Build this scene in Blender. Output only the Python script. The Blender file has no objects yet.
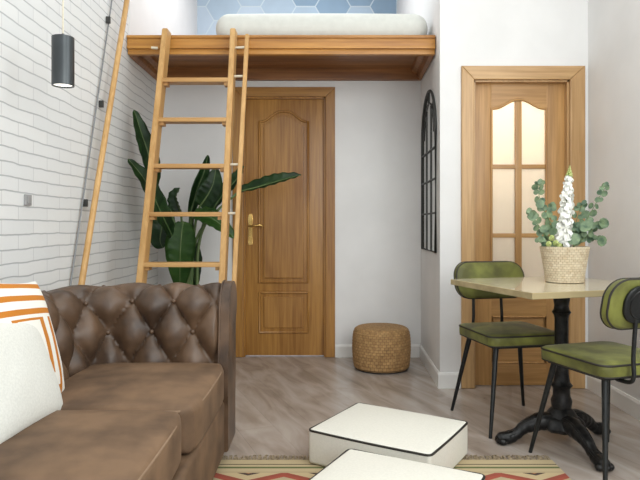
import bpy, bmesh, math, random
from math import pi, sin, cos, radians as R
from mathutils import Vector, Matrix, noise

random.seed(7)
scene = bpy.context.scene
COL = scene.collection

# ------------------------------------------------------------------ camera
CAMH = 1.05
cam_d = bpy.data.cameras.new('camera')
cam_d.sensor_width = 36.0
cam_d.lens = 600.0 / 640.0 * 36.0
cam_d.shift_y = -15.0 / 640.0
cam_d.clip_start = 0.05
cam = bpy.data.objects.new('camera', cam_d)
COL.objects.link(cam)
cam.location = (0, 0, CAMH)
cam.rotation_euler = (R(90), 0, 0)
scene.camera = cam

# ------------------------------------------------------------------ world, light, exposure
world = bpy.data.worlds.new('world')
scene.world = world
world.use_nodes = True
bg = world.node_tree.nodes['Background']
bg.inputs[0].default_value = (0.92, 0.96, 1.0, 1)
bg.inputs[1].default_value = 1.0

def area(name, loc, target, sx, sy, power, color):
    d = bpy.data.lights.new(name, 'AREA')
    d.shape = 'RECTANGLE'; d.size = sx; d.size_y = sy
    d.energy = power; d.color = color
    o = bpy.data.objects.new(name, d)
    COL.objects.link(o)
    o.location = loc
    o.rotation_euler = (Vector(target) - Vector(loc)).to_track_quat('-Z', 'Y').to_euler()
    return o
area('window_light', (1.45, -0.6, 2.1), (-0.6, 3.6, 0.9), 1.6, 2.0, 37, (0.97, 1.0, 0.96))
area('side_window_light', (1.70, 1.75, 1.95), (-1.2, 2.9, 0.8), 1.3, 1.5, 24, (0.93, 0.98, 1.0))
area('ceiling_fill', (0.2, 1.9, 3.52), (0.2, 2.2, 0), 1.8, 1.8, 17, (0.99, 1.0, 0.95))  # unseen soft fill added below the ceiling to light the room
area('loft_light', (-0.3, 4.9, 3.5), (-0.3, 5.0, 2.3), 1.2, 1.2, 17, (0.95, 0.97, 1.0))

vs = scene.view_settings
vs.view_transform = 'Standard'
vs.look = 'None'
vs.gamma = 1.0
vs.use_curve_mapping = False
vs.exposure = 0.42

# ------------------------------------------------------------------ materials
def srgb(r, g, b):
    def f(c):
        c /= 255.0
        return c / 12.92 if c <= 0.04045 else ((c + 0.055) / 1.055) ** 2.4
    return (f(r), f(g), f(b), 1)

def newmat(name):
    m = bpy.data.materials.new(name); m.use_nodes = True
    nt = m.node_tree
    return m, nt, nt.nodes, nt.links, nt.nodes['Principled BSDF']

def N(nodes, t, **kw):
    n = nodes.new(t)
    for k, v in kw.items(): setattr(n, k, v)
    return n

def coords(nodes, links, scale=(1, 1, 1), rot=(0, 0, 0), kind='Object'):
    tc = nodes.new('ShaderNodeTexCoord'); mp = nodes.new('ShaderNodeMapping')
    mp.inputs['Scale'].default_value = scale
    mp.inputs['Rotation'].default_value = rot
    links.new(tc.outputs[kind], mp.inputs['Vector'])
    return mp.outputs['Vector']

def ramp(nodes, links, fac, stops, interp='LINEAR'):
    r = nodes.new('ShaderNodeValToRGB')
    r.color_ramp.interpolation = interp
    e = r.color_ramp.elements
    while len(e) < len(stops): e.new(0.5)
    for i, (p, c) in enumerate(stops):
        e[i].position = p; e[i].color = c
    links.new(fac, r.inputs['Fac'])
    return r.outputs['Color']

def bump(nodes, links, p, h, strength=0.2, dist=0.01):
    b = nodes.new('ShaderNodeBump')
    b.inputs['Strength'].default_value = strength
    b.inputs['Distance'].default_value = dist
    links.new(h, b.inputs['Height'])
    links.new(b.outputs['Normal'], p.inputs['Normal'])

def m_noise(name, c1, c2, rough=0.6, scale=(20, 20, 20), nscale=1.0, metallic=0.0, bstr=0.1, bdist=0.002, detail=4, spec=None, sheen=0, wide=(0.35, 0.65)):
    m, nt, n, l, p = newmat(name)
    v = coords(n, l, scale)
    t = N(n, 'ShaderNodeTexNoise'); t.inputs['Scale'].default_value = nscale; t.inputs['Detail'].default_value = detail
    l.new(v, t.inputs['Vector'])
    l.new(ramp(n, l, t.outputs['Fac'], [(wide[0], c1), (wide[1], c2)]), p.inputs['Base Color'])
    p.inputs['Roughness'].default_value = rough
    p.inputs['Metallic'].default_value = metallic
    if spec is not None: p.inputs['Specular IOR Level'].default_value = spec
    if sheen: p.inputs['Sheen Weight'].default_value = sheen
    if bstr: bump(n, l, p, t.outputs['Fac'], bstr, bdist)
    return m

def m_wood(name, c1, c2, axis='Z', rough=0.4, fine=60.0, coat=0.0):
    m, nt, n, l, p = newmat(name)
    s = [fine, fine, fine]; s['XYZ'.index(axis)] = fine * 0.045
    v = coords(n, l, s)
    t = N(n, 'ShaderNodeTexNoise'); t.inputs['Scale'].default_value = 1.0; t.inputs['Detail'].default_value = 5
    t.inputs['Distortion'].default_value = 0.6
    l.new(v, t.inputs['Vector'])
    s2 = [7, 7, 7]; s2['XYZ'.index(axis)] = 0.8
    v2 = coords(n, l, s2)
    t2 = N(n, 'ShaderNodeTexNoise'); t2.inputs['Scale'].default_value = 1.0; t2.inputs['Distortion'].default_value = 1.0
    l.new(v2, t2.inputs['Vector'])
    mx = N(n, 'ShaderNodeMath', operation='MULTIPLY_ADD'); mx.inputs[1].default_value = 0.5
    mh = N(n, 'ShaderNodeMath', operation='MULTIPLY'); mh.inputs[1].default_value = 0.5
    l.new(t2.outputs['Fac'], mh.inputs[0])
    l.new(t.outputs['Fac'], mx.inputs[0]); l.new(mh.outputs[0], mx.inputs[2])
    l.new(ramp(n, l, mx.outputs[0], [(0.36, c1), (0.62, c2)]), p.inputs['Base Color'])
    p.inputs['Roughness'].default_value = rough
    p.inputs['Coat Weight'].default_value = coat
    bump(n, l, p, t.outputs['Fac'], 0.08, 0.001)
    return m

M = {}
M['wall'] = m_noise('wall_paint', srgb(226, 225, 224), srgb(232, 231, 230), 0.7, (3, 3, 3), bstr=0.03)
M['trim'] = m_noise('white_gloss_paint', srgb(232, 231, 228), srgb(238, 237, 234), 0.4, (3, 3, 3), bstr=0)
M['ceil'] = m_noise('ceiling_paint', srgb(235, 235, 235), srgb(240, 240, 240), 0.8, (3, 3, 3), bstr=0)
M['oak'] = m_wood('varnished_oak', srgb(138, 92, 40), srgb(176, 128, 64), 'Z', 0.36)
M['oak_pale'] = m_wood('pale_oak', srgb(168, 130, 84), srgb(198, 160, 112), 'Z', 0.4)
M['oak_x'] = m_wood('pale_oak_rail', srgb(168, 130, 84), srgb(198, 160, 112), 'X', 0.4)
M['oakd_x'] = m_wood('varnished_oak_rail', srgb(138, 92, 40), srgb(176, 128, 64), 'X', 0.36)
M['ladder'] = m_wood('ladder_pine', srgb(186, 142, 84), srgb(212, 170, 112), 'Z', 0.45)
M['ladder_x'] = m_wood('ladder_tread_pine', srgb(180, 134, 78), srgb(206, 162, 104), 'X', 0.45)
M['oak_leaf'] = m_wood('oak_leaf_stile', srgb(158, 116, 66), srgb(190, 146, 90), 'Z', 0.4)
M['oak_leaf_x'] = m_wood('oak_leaf_rail', srgb(158, 116, 66), srgb(190, 146, 90), 'X', 0.4)
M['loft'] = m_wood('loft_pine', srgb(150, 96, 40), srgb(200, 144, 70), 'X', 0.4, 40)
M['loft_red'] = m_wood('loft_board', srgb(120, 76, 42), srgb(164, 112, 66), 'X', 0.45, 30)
M['black'] = m_noise('black_powder_coat', srgb(22, 24, 24), srgb(34, 36, 36), 0.42, (60, 60, 60), bstr=0.02, metallic=0.3)
M['iron'] = m_noise('cast_iron', srgb(26, 26, 27), srgb(44, 43, 42), 0.38, (50, 50, 50), bstr=0.35, bdist=0.004, metallic=0.5)
M['brass'] = m_noise('brass', srgb(200, 160, 90), srgb(225, 190, 120), 0.25, (20, 20, 20), bstr=0, metallic=1.0)
M['velvet'] = m_noise('green_velvet', srgb(80, 80, 30), srgb(124, 127, 56), 0.55, (9, 9, 9), bstr=0.1, bdist=0.002, sheen=0.1)
M['piping'] = m_noise('dark_piping', srgb(34, 30, 26), srgb(44, 40, 34), 0.6, (30, 30, 30), bstr=0)
M['cream'] = m_noise('cream_fabric', srgb(222, 219, 208), srgb(228, 225, 214), 0.85, (120, 120, 120), bstr=0.15, bdist=0.001)
M['pillow'] = m_noise('off_white_linen', srgb(212, 212, 205), srgb(222, 222, 215), 0.9, (150, 150, 150), bstr=0.3, bdist=0.001)
M['mattress'] = m_noise('mattress_cover', srgb(214, 216, 210), srgb(220, 222, 216), 0.9, (20, 20, 20), bstr=0.02)
M['suede'] = m_noise('brown_suede', srgb(84, 63, 44), srgb(122, 95, 70), 0.7, (6, 6, 6), detail=6, bstr=0.12, bdist=0.004)
M['leather'] = m_noise('brown_leather', srgb(62, 46, 34), srgb(104, 80, 60), 0.42, (7, 7, 7), detail=6, bstr=0.18, bdist=0.004)
M['seam'] = m_noise('seam_cord', srgb(128, 104, 82), srgb(140, 116, 92), 0.7, (30, 30, 30), bstr=0)
M['leaf'] = m_noise('dark_leaf', srgb(30, 58, 30), srgb(52, 88, 44), 0.35, (6, 40, 6), bstr=0.2, bdist=0.002)
M['leaf_in'] = m_noise('mid_leaf', srgb(48, 88, 36), srgb(76, 116, 52), 0.35, (6, 40, 6), bstr=0.2, bdist=0.002)
M['stem'] = m_noise('green_stem', srgb(84, 108, 62), srgb(110, 130, 82), 0.5, (10, 10, 10), bstr=0)
M['euc'] = m_noise('eucalyptus_leaf', srgb(66, 92, 70), srgb(124, 144, 108), 0.55, (30, 30, 30), bstr=0)
M['petal'] = m_noise('white_petal', srgb(240, 240, 232), srgb(250, 250, 244), 0.6, (40, 40, 40), bstr=0)
M['bud'] = m_noise('green_bud', srgb(150, 170, 90), srgb(200, 205, 140), 0.6, (60, 60, 60), bstr=0)
M['soil'] = m_noise('soil', srgb(50, 38, 28), srgb(70, 54, 40), 0.9, (60, 60, 60), bstr=0.4)
M['charcoal'] = m_noise('charcoal_metal', srgb(66, 70, 72), srgb(74, 78, 80), 0.35, (10, 10, 10), bstr=0, metallic=0.6)
M['cord'] = m_noise('pale_cord', srgb(214, 206, 186), srgb(224, 216, 196), 0.7, (60, 60, 60), bstr=0)
M['greyplate'] = m_noise('grey_plastic', srgb(150, 150, 150), srgb(160, 160, 160), 0.5, (10, 10, 10), bstr=0)
M['pole_shadow'] = m_noise('pole_shadow_grey', srgb(130, 133, 136), srgb(140, 143, 146), 0.4, (20, 20, 20), bstr=0, metallic=0.6)
M['tabletop'] = m_wood('table_top_veneer', srgb(190, 180, 152), srgb(206, 196, 170), 'X', 0.12, 26, 0.5)
M['tabletop'].node_tree.nodes['Principled BSDF'].inputs['Roughness'].default_value = 0.2
M['edge'] = m_wood('table_edge_band', srgb(160, 144, 108), srgb(184, 168, 130), 'X', 0.4, 26)

def m_basic(name, color, rough=0.5, metallic=0.0, emis=None, estr=0):
    m, nt, n, l, p = newmat(name)
    p.inputs['Base Color'].default_value = color
    p.inputs['Roughness'].default_value = rough
    p.inputs['Metallic'].default_value = metallic
    if emis:
        p.inputs['Emission Color'].default_value = emis
        p.inputs['Emission Strength'].default_value = estr
    return m
M['mirror'] = m_basic('mirror_glass', srgb(205, 208, 205), 0.06, 1.0)
M['frame'] = m_basic('dark_grey_frame', srgb(62, 62, 60), 0.5, 0.3)
M['glow'] = m_basic('lamp_diffuser', srgb(250, 248, 240), 0.5, 0, (1, 0.95, 0.85, 1), 1.6)
M['bulb'] = m_basic('bulb_glass', srgb(250, 248, 240), 0.5, 0, (1, 0.85, 0.62, 1), 6)
def m_frost():
    m, nt, n, l, p = newmat('frosted_glass')
    p.inputs['Base Color'].default_value = srgb(250, 244, 232)
    p.inputs['Roughness'].default_value = 0.55
    p.inputs['Transmission Weight'].default_value = 0.75
    p.inputs['IOR'].default_value = 1.3
    return m
M['frost'] = m_frost()

def m_brick():
    m, nt, n, l, p = newmat('white_painted_brick')
    tc = N(n, 'ShaderNodeTexCoord'); sp = N(n, 'ShaderNodeSeparateXYZ'); cb = N(n, 'ShaderNodeCombineXYZ')
    l.new(tc.outputs['Object'], sp.inputs[0])
    wob = N(n, 'ShaderNodeTexNoise'); wob.inputs['Scale'].default_value = 5.0
    l.new(tc.outputs['Object'], wob.inputs['Vector'])
    wz = N(n, 'ShaderNodeMath', operation='MULTIPLY_ADD'); wz.inputs[1].default_value = 0.022
    l.new(wob.outputs['Fac'], wz.inputs[0]); l.new(sp.outputs['Z'], wz.inputs[2])
    l.new(sp.outputs['Y'], cb.inputs['X']); l.new(wz.outputs[0], cb.inputs['Y'])
    br = N(n, 'ShaderNodeTexBrick')
    br.inputs['Scale'].default_value = 1.0
    br.inputs['Brick Width'].default_value = 0.27
    br.inputs['Row Height'].default_value = 0.060
    br.inputs['Mortar Size'].default_value = 0.0035
    br.inputs['Mortar Smooth'].default_value = 0.6
    br.inputs['Color1'].default_value = srgb(230, 231, 230)
    br.inputs['Color2'].default_value = srgb(224, 226, 226)
    br.inputs['Mortar'].default_value = srgb(208, 209, 210)
    l.new(cb.outputs[0], br.inputs['Vector'])
    rz = N(n, 'ShaderNodeMath', operation='MULTIPLY'); rz.inputs[1].default_value = 1 / 0.060; l.new(wz.outputs[0], rz.inputs[0])
    rf = N(n, 'ShaderNodeMath', operation='PINGPONG'); rf.inputs[1].default_value = 0.5; l.new(rz.outputs[0], rf.inputs[0])
    lm = ramp(n, l, rf.outputs[0], [(0.0, (.68, .69, .70, 1)), (0.03, (.76, .77, .78, 1)), (0.09, (1, 1, 1, 1))])  # joint lines greyed: shade in the white-painted joints put into the colour
    mm = N(n, 'ShaderNodeMix', data_type='RGBA', blend_type='MULTIPLY'); mm.inputs[0].default_value = 1.0
    l.new(br.outputs['Color'], mm.inputs[6]); l.new(lm, mm.inputs[7])
    l.new(mm.outputs[2], p.inputs['Base Color'])
    p.inputs['Roughness'].default_value = 0.6
    inv = N(n, 'ShaderNodeMath', operation='MULTIPLY_ADD'); inv.inputs[1].default_value = -1.0
    nz = N(n, 'ShaderNodeTexNoise'); nz.inputs['Scale'].default_value = 40
    l.new(tc.outputs['Object'], nz.inputs['Vector'])
    nm = N(n, 'ShaderNodeMath', operation='MULTIPLY'); nm.inputs[1].default_value = 0.4
    l.new(nz.outputs['Fac'], nm.inputs[0])
    l.new(br.outputs['Fac'], inv.inputs[0]); l.new(nm.outputs[0], inv.inputs[2])
    bump(n, l, p, inv.outputs[0], 0.35, 0.003)
    return m
M['brick'] = m_brick()

def m_floor():
    m, nt, n, l, p = newmat('grey_laminate')
    v = coords(n, l, (1, 1, 1), (0, 0, R(90 - 22)))
    br = N(n, 'ShaderNodeTexBrick')
    br.inputs['Scale'].default_value = 1.0
    br.inputs['Brick Width'].default_value = 1.2
    br.inputs['Row Height'].default_value = 0.19
    br.inputs['Mortar Size'].default_value = 0.0015
    br.inputs['Color1'].default_value = srgb(168, 155, 144)
    br.inputs['Color2'].default_value = srgb(146, 132, 121)
    br.inputs['Mortar'].default_value = srgb(112, 100, 92)
    l.new(v, br.inputs['Vector'])
    mp = N(n, 'ShaderNodeMapping'); mp.inputs['Scale'].default_value = (1.2, 4.5, 1)
    l.new(v, mp.inputs['Vector'])
    nz = N(n, 'ShaderNodeTexNoise'); nz.inputs['Scale'].default_value = 1.8; nz.inputs['Detail'].default_value = 7
    nz.inputs['Distortion'].default_value = 0.8
    l.new(mp.outputs[0], nz.inputs['Vector'])
    c = ramp(n, l, nz.outputs['Fac'], [(0.32, srgb(138, 125, 115)), (0.5, srgb(184, 173, 164)), (0.68, srgb(214, 206, 199))])
    mx = N(n, 'ShaderNodeMix', data_type='RGBA', blend_type='MULTIPLY'); mx.inputs[0].default_value = 0.0
    mx.blend_type = 'MIX'; mx.inputs[0].default_value = 0.5
    l.new(br.outputs['Color'], mx.inputs[6]); l.new(c, mx.inputs[7])
    l.new(mx.outputs[2], p.inputs['Base Color'])
    p.inputs['Roughness'].default_value = 0.27
    bump(n, l, p, nz.outputs['Fac'], 0.05, 0.002)
    return m
M['floor'] = m_floor()

def m_weave(name, c1, c2, row=0.02, ncol=36, rough=0.75, dark=None):
    """woven braid rows around a vertical axis; object origin on the axis"""
    m, nt, n, l, p = newmat(name)
    tc = N(n, 'ShaderNodeTexCoord'); sp = N(n, 'ShaderNodeSeparateXYZ')
    l.new(tc.outputs['Object'], sp.inputs[0])
    at = N(n, 'ShaderNodeMath', operation='ARCTAN2'); l.new(sp.outputs['Y'], at.inputs[0]); l.new(sp.outputs['X'], at.inputs[1])
    rr = N(n, 'ShaderNodeVectorMath', operation='LENGTH')
    cxy = N(n, 'ShaderNodeCombineXYZ'); l.new(sp.outputs['X'], cxy.inputs[0]); l.new(sp.outputs['Y'], cxy.inputs[1])
    l.new(cxy.outputs[0], rr.inputs[0])
    ang = N(n, 'ShaderNodeMath', operation='MULTIPLY'); ang.inputs[1].default_value = ncol / (2 * pi); l.new(at.outputs[0], ang.inputs[0])
    hz = N(n, 'ShaderNodeMath', operation='SUBTRACT'); l.new(sp.outputs['Z'], hz.inputs[0]); l.new(rr.outputs['Value'], hz.inputs[1])
    zz = N(n, 'ShaderNodeMath', operation='MULTIPLY'); zz.inputs[1].default_value = 1.0 / row; l.new(hz.outputs[0], zz.inputs[0])
    cb = N(n, 'ShaderNodeCombineXYZ'); l.new(ang.outputs[0], cb.inputs[0]); l.new(zz.outputs[0], cb.inputs[1])
    br = N(n, 'ShaderNodeTexBrick'); br.inputs['Scale'].default_value = 1.0
    br.inputs['Brick Width'].default_value = 1.0; br.inputs['Row Height'].default_value = 1.0
    br.inputs['Mortar Size'].default_value = 0.08; br.inputs['Mortar Smooth'].default_value = 1.0
    br.inputs['Color1'].default_value = c1; br.inputs['Color2'].default_value = c2
    br.inputs['Mortar'].default_value = dark or tuple(x * 0.55 for x in c1[:3]) + (1,)
    l.new(cb.outputs[0], br.inputs['Vector'])
    nz = N(n, 'ShaderNodeTexNoise'); nz.inputs['Scale'].default_value = 45
    l.new(tc.outputs['Object'], nz.inputs['Vector'])
    mx = N(n, 'ShaderNodeMix', data_type='RGBA', blend_type='OVERLAY'); mx.inputs[0].default_value = 0.45
    l.new(br.outputs['Color'], mx.inputs[6]); l.new(nz.outputs['Fac'], mx.inputs[7])
    l.new(mx.outputs[2], p.inputs['Base Color'])
    p.inputs['Roughness'].default_value = rough
    inv = N(n, 'ShaderNodeMath', operation='SUBTRACT'); inv.inputs[0].default_value = 1.0
    l.new(br.outputs['Fac'], inv.inputs[1])
    bump(n, l, p, inv.outputs[0], 0.8, 0.005)
    return m
M['seagrass'] = m_weave('woven_seagrass', srgb(164, 126, 80), srgb(186, 148, 98), 0.020, 46, dark=srgb(120, 86, 50))
M['basket'] = m_weave('pale_basket_weave', srgb(214, 196, 166), srgb(228, 212, 184), 0.010, 34, dark=srgb(178, 156, 124))

def m_kilim():
    m, nt, n, l, p = newmat('kilim_weave')
    tc = N(n, 'ShaderNodeTexCoord'); sp = N(n, 'ShaderNodeSeparateXYZ')
    l.new(tc.outputs['Object'], sp.inputs[0])      # origin at the far edge, y runs back to the viewer (negative)
    v = N(n, 'ShaderNodeMath', operation='MULTIPLY'); v.inputs[1].default_value = -1.0
    l.new(sp.outputs['Y'], v.inputs[0])
    beige = srgb(186, 168, 132); dk = srgb(74, 62, 44); gr = srgb(96, 104, 62)
    vs_ = N(n, 'ShaderNodeMath', operation='MULTIPLY'); vs_.inputs[1].default_value = 2.0; l.new(v.outputs[0], vs_.inputs[0])
    st = ramp(n, l, vs_.outputs[0], [(0, beige), (0.09, dk), (0.108, beige), (0.15, gr), (0.185, beige), (0.25, srgb(176, 158, 124))], 'CONSTANT')
    px = N(n, 'ShaderNodeMath', operation='PINGPONG'); px.inputs[1].default_value = 0.15; l.new(sp.outputs['X'], px.inputs[0])
    ad = N(n, 'ShaderNodeMath', operation='MULTIPLY_ADD'); ad.inputs[1].default_value = 0.55; l.new(px.outputs[0], ad.inputs[0])
    nv = N(n, 'ShaderNodeMath', operation='MULTIPLY'); nv.inputs[1].default_value = 1.0; l.new(v.outputs[0], nv.inputs[0])
    l.new(nv.outputs[0], ad.inputs[2])
    sc = N(n, 'ShaderNodeMath', operation='MULTIPLY'); sc.inputs[1].default_value = 4.2; l.new(ad.outputs[0], sc.inputs[0])
    fr = N(n, 'ShaderNodeMath', operation='FRACT'); l.new(sc.outputs[0], fr.inputs[0])
    zig = ramp(n, l, fr.outputs[0], [(0, srgb(158, 74, 56)), (0.10, srgb(176, 160, 128)), (0.24, srgb(92, 124, 104)), (0.40, srgb(190, 168, 130)),
                                     (0.5, srgb(176, 122, 76)), (0.62, srgb(70, 52, 46)), (0.70, srgb(190, 170, 132)), (0.90, srgb(146, 72, 56))], 'CONSTANT')
    gt = N(n, 'ShaderNodeMath', operation='GREATER_THAN'); gt.inputs[1].default_value = 0.14; l.new(v.outputs[0], gt.inputs[0])
    mx = N(n, 'ShaderNodeMix', data_type='RGBA')
    l.new(gt.outputs[0], mx.inputs[0]); l.new(st, mx.inputs[6]); l.new(zig, mx.inputs[7])
    l.new(mx.outputs[2], p.inputs['Base Color'])
    p.inputs['Roughness'].default_value = 0.95
    wv = N(n, 'ShaderNodeTexNoise'); wv.inputs['Scale'].default_value = 300; l.new(tc.outputs['Object'], wv.inputs['Vector'])
    bump(n, l, p, wv.outputs['Fac'], 0.4, 0.002)
    return m
M['kilim'] = m_kilim()

def m_patterned():
    """white cushion cover with ochre bands, in the cushion's own x/y"""
    m, nt, n, l, p = newmat('ochre_patterned_cover')
    tc = N(n, 'ShaderNodeTexCoord'); sp = N(n, 'ShaderNodeSeparateXYZ')
    l.new(tc.outputs['Object'], sp.inputs[0])
    def math(op, a, b=None):
        k = N(n, 'ShaderNodeMath', operation=op)
        for i, q in enumerate((a, b)):
            if q is None: continue
            if isinstance(q, (int, float)): k.inputs[i].default_value = q
            else: l.new(q, k.inputs[i])
        return k.outputs[0]
    X, Y = sp.outputs['X'], sp.outputs['Y']
    # nested right-angled bands, like squared chevrons: distance measured as a max norm from the lower left
    ax = math('ABSOLUTE', math('ADD', X, 0.03)); ay = math('ABSOLUTE', math('SUBTRACT', Y, -0.01))
    d = math('MAXIMUM', ax, ay)
    up = math('GREATER_THAN', Y, 0.075)
    dd = math('ADD', math('MULTIPLY', up, math('ADD', Y, 0.008)), math('MULTIPLY', math('SUBTRACT', 1.0, up), math('MULTIPLY', d, 0.62)))
    f = math('FRACT', math('MULTIPLY', dd, 21.0))
    band = math('LESS_THAN', f, 0.42)
    lim = math('GREATER_THAN', d, 0.03)
    msk = math('MULTIPLY', band, lim)
    mx = N(n, 'ShaderNodeMix', data_type='RGBA'); l.new(msk, mx.inputs[0])
    mx.inputs[6].default_value = srgb(238, 236, 228); mx.inputs[7].default_value = srgb(196, 122, 36)
    l.new(mx.outputs[2], p.inputs['Base Color']); p.inputs['Roughness'].default_value = 0.9
    return m
M['patterned'] = m_patterned()

def hexmat(name, c): return m_noise(name, c, tuple(min(1, k * 1.12) for k in c[:3]) + (1,), 0.7, (3, 3, 3), bstr=0)
M['hex_line'] = m_basic('wallpaper_line', srgb(206, 220, 230), 0.6)
HEX = [hexmat('wallpaper_pale_blue', srgb(190, 206, 222)), hexmat('wallpaper_shaded_blue', srgb(142, 168, 192)), hexmat('wallpaper_slate_blue', srgb(122, 150, 176)), hexmat('wallpaper_dusty_blue', srgb(176, 196, 214))]

# ------------------------------------------------------------------ helpers
def tag(o, label=None, cat=None, group=None, kind=None):
    if label: o['label'] = label
    if cat: o['category'] = cat
    if group: o['group'] = group
    if kind: o['kind'] = kind
    return o

def link(name, bm, mats, parent=None, smooth=None, loc=None, rot=None):
    bmesh.ops.recalc_face_normals(bm, faces=bm.faces)
    me = bpy.data.meshes.new(name)
    bm.to_mesh(me); bm.free()
    if not isinstance(mats, (list, tuple)): mats = [mats]
    for m in mats: me.materials.append(m)
    if smooth:
        me.polygons.foreach_set('use_smooth', [True] * len(me.polygons))
        if smooth is not True:
            try: me.set_sharp_from_angle(angle=R(smooth))
            except Exception: pass
    o = bpy.data.objects.new(name, me)
    COL.objects.link(o)
    if parent: o.parent = parent
    if loc: o.location = loc
    if rot: o.rotation_euler = rot
    return o

def empty(name, loc, rz=0, **kw):
    o = bpy.data.objects.new(name, None)
    o.empty_display_size = 0.05
    COL.objects.link(o); o.location = loc; o.rotation_euler = (0, 0, rz)
    return tag(o, **kw)

def bm_box(bm, x0, x1, y0, y1, z0, z1, mat=0):
    r = bmesh.ops.create_cube(bm, size=1.0)
    for v in r['verts']:
        v.co = Vector(((x0 + x1) / 2 + v.co.x * (x1 - x0), (y0 + y1) / 2 + v.co.y * (y1 - y0), (z0 + z1) / 2 + v.co.z * (z1 - z0)))
    for f in {f for v in r['verts'] for f in v.link_faces}: f.material_index = mat
    return r['verts']

def box(name, x0, x1, y0, y1, z0, z1, m, parent=None, bev=0.0):
    bm = bmesh.new(); bm_box(bm, x0, x1, y0, y1, z0, z1)
    if bev: bmesh.ops.bevel(bm, geom=bm.edges[:], offset=bev, segments=2, affect='EDGES', profile=0.7)
    return link(name, bm, m, parent, 35 if bev else None)

def bm_tube(bm, pts, rad, seg=10, closed=False, flat=1.0):
    pts = [Vector(p) for p in pts]
    n = len(pts)
    rads = rad if isinstance(rad, (list, tuple)) else [rad] * n
    rings = []
    up = None
    for i in range(n):
        a = pts[(i - 1) % n] if (closed or i > 0) else pts[i]
        b = pts[(i + 1) % n] if (closed or i < n - 1) else pts[i]
        t = (b - a).normalized()
        if up is None:
            up = Vector((0, 0, 1)) if abs(t.z) < 0.9 else Vector((0, 1, 0))
        s = t.cross(up)
        if s.length < 1e-4: s = t.cross(Vector((1, 0, 0)))
        s.normalize(); u = s.cross(t).normalized()
        up = u
        ring = [bm.verts.new(pts[i] + (s * cos(2 * pi * k / seg) + u * sin(2 * pi * k / seg) * flat) * rads[i]) for k in range(seg)]
        rings.append(ring)
    m = n if closed else n - 1
    for i in range(m):
        A, B = rings[i], rings[(i + 1) % n]
        for k in range(seg):
            bm.faces.new((A[k], A[(k + 1) % seg], B[(k + 1) % seg], B[k]))
    if not closed:
        bm.faces.new(rings[0][::-1]); bm.faces.new(rings[-1])

def tube(name, pts, rad, m, parent=None, seg=10, closed=False, flat=1.0):
    bm = bmesh.new(); bm_tube(bm, pts, rad, seg, closed, flat)
    return link(name, bm, m, parent, 50)

def lathe(bm, prof, seg=40, wob=None, cap=True):
    rings = []
    for i, (r, z) in enumerate(prof):
        ring = []
        for k in range(seg):
            a = 2 * pi * k / seg
            rr = r * (wob(a, z) if wob else 1.0)
            ring.append(bm.verts.new((rr * cos(a), rr * sin(a), z)))
        rings.append(ring)
    for A, B in zip(rings, rings[1:]):
        for k in range(seg):
            bm.faces.new((A[k], A[(k + 1) % seg], B[(k + 1) % seg], B[k]))
    if cap:
        bm.faces.new(rings[0][::-1]); bm.faces.new(rings[-1])

def prism(name, poly, y0, y1, m, parent=None, bev=0.0, smooth=None):
    """polygon in x,z extruded from y0 (front) to y1"""
    bm = bmesh.new()
    a = [bm.verts.new((x, y0, z)) for x, z in poly]
    b = [bm.verts.new((x, y1, z)) for x, z in poly]
    n = len(poly)
    f0 = bm.faces.new(a); bm.faces.new(b[::-1])
    for i in range(n): bm.faces.new((a[i], b[i], b[(i + 1) % n], a[(i + 1) % n]))
    if bev:
        bmesh.ops.bevel(bm, geom=list(f0.edges), offset=bev, segments=2, affect='EDGES', profile=0.6)
    return link(name, bm, m, parent, smooth)

def rbox_bm(h, r, nm=8, nc=4, deform=None):
    """rounded box, half sizes h, corner radius r"""
    bm = bmesh.new()
    def samples(hh):
        s = []
        for k in range(nc + 1):
            s.append(-hh + r * (1 - math.tan((1 - k / nc) * pi / 4)))
        inner = [-(hh - r) + 2 * (hh - r) * k / nm for k in range(1, nm)]
        return s + inner + [-q for q in s[::-1]]
    S = [samples(q) for q in h]
    def mp(p):
        q = Vector([max(-(h[i] - r), min(h[i] - r, p[i])) for i in range(3)])
        d = p - q
        if d.length > 1e-9: d = d.normalized() * r
        o = q + d
        return deform(o) if deform else o
    for ax in range(3):
        u, v = (ax + 1) % 3, (ax + 2) % 3
        for sg in (-1, 1):
            g = []
            for a in S[u]:
                row = []
                for b in S[v]:
                    p = Vector((0, 0, 0)); p[ax] = sg * h[ax]; p[u] = a; p[v] = b
                    row.append(bm.verts.new(mp(p)))
                g.append(row)
            for i in range(len(g) - 1):
                for j in range(len(g[0]) - 1):
                    q = (g[i][j], g[i + 1][j], g[i + 1][j + 1], g[i][j + 1])
                    bm.faces.new(q if sg > 0 else q[::-1])
    bmesh.ops.remove_doubles(bm, verts=bm.verts, dist=1e-5)
    return bm

def catmull(pts, k=8, closed=False):
    pts = [Vector(p) for p in pts]; n = len(pts); out = []
    rng = n if closed else n - 1
    for i in range(rng):
        if closed: p0, p1, p2, p3 = pts[i - 1], pts[i], pts[(i + 1) % n], pts[(i + 2) % n]
        else: p0, p1, p2, p3 = pts[max(i - 1, 0)], pts[i], pts[i + 1], pts[min(i + 2, n - 1)]
        for j in range(k):
            t = j / k
            out.append(0.5 * ((2 * p1) + (p2 - p0) * t + (2 * p0 - 5 * p1 + 4 * p2 - p3) * t * t + (3 * p1 - p0 - 3 * p2 + p3) * t ** 3))
    if not closed: out.append(pts[-1])
    return out

def W(x, y, s):   # a point of the room from where it is seen and its scale (pixels per metre) there
    return Vector(((x - 320) / s, 600 / s, CAMH + (225 - y) / s))

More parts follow.
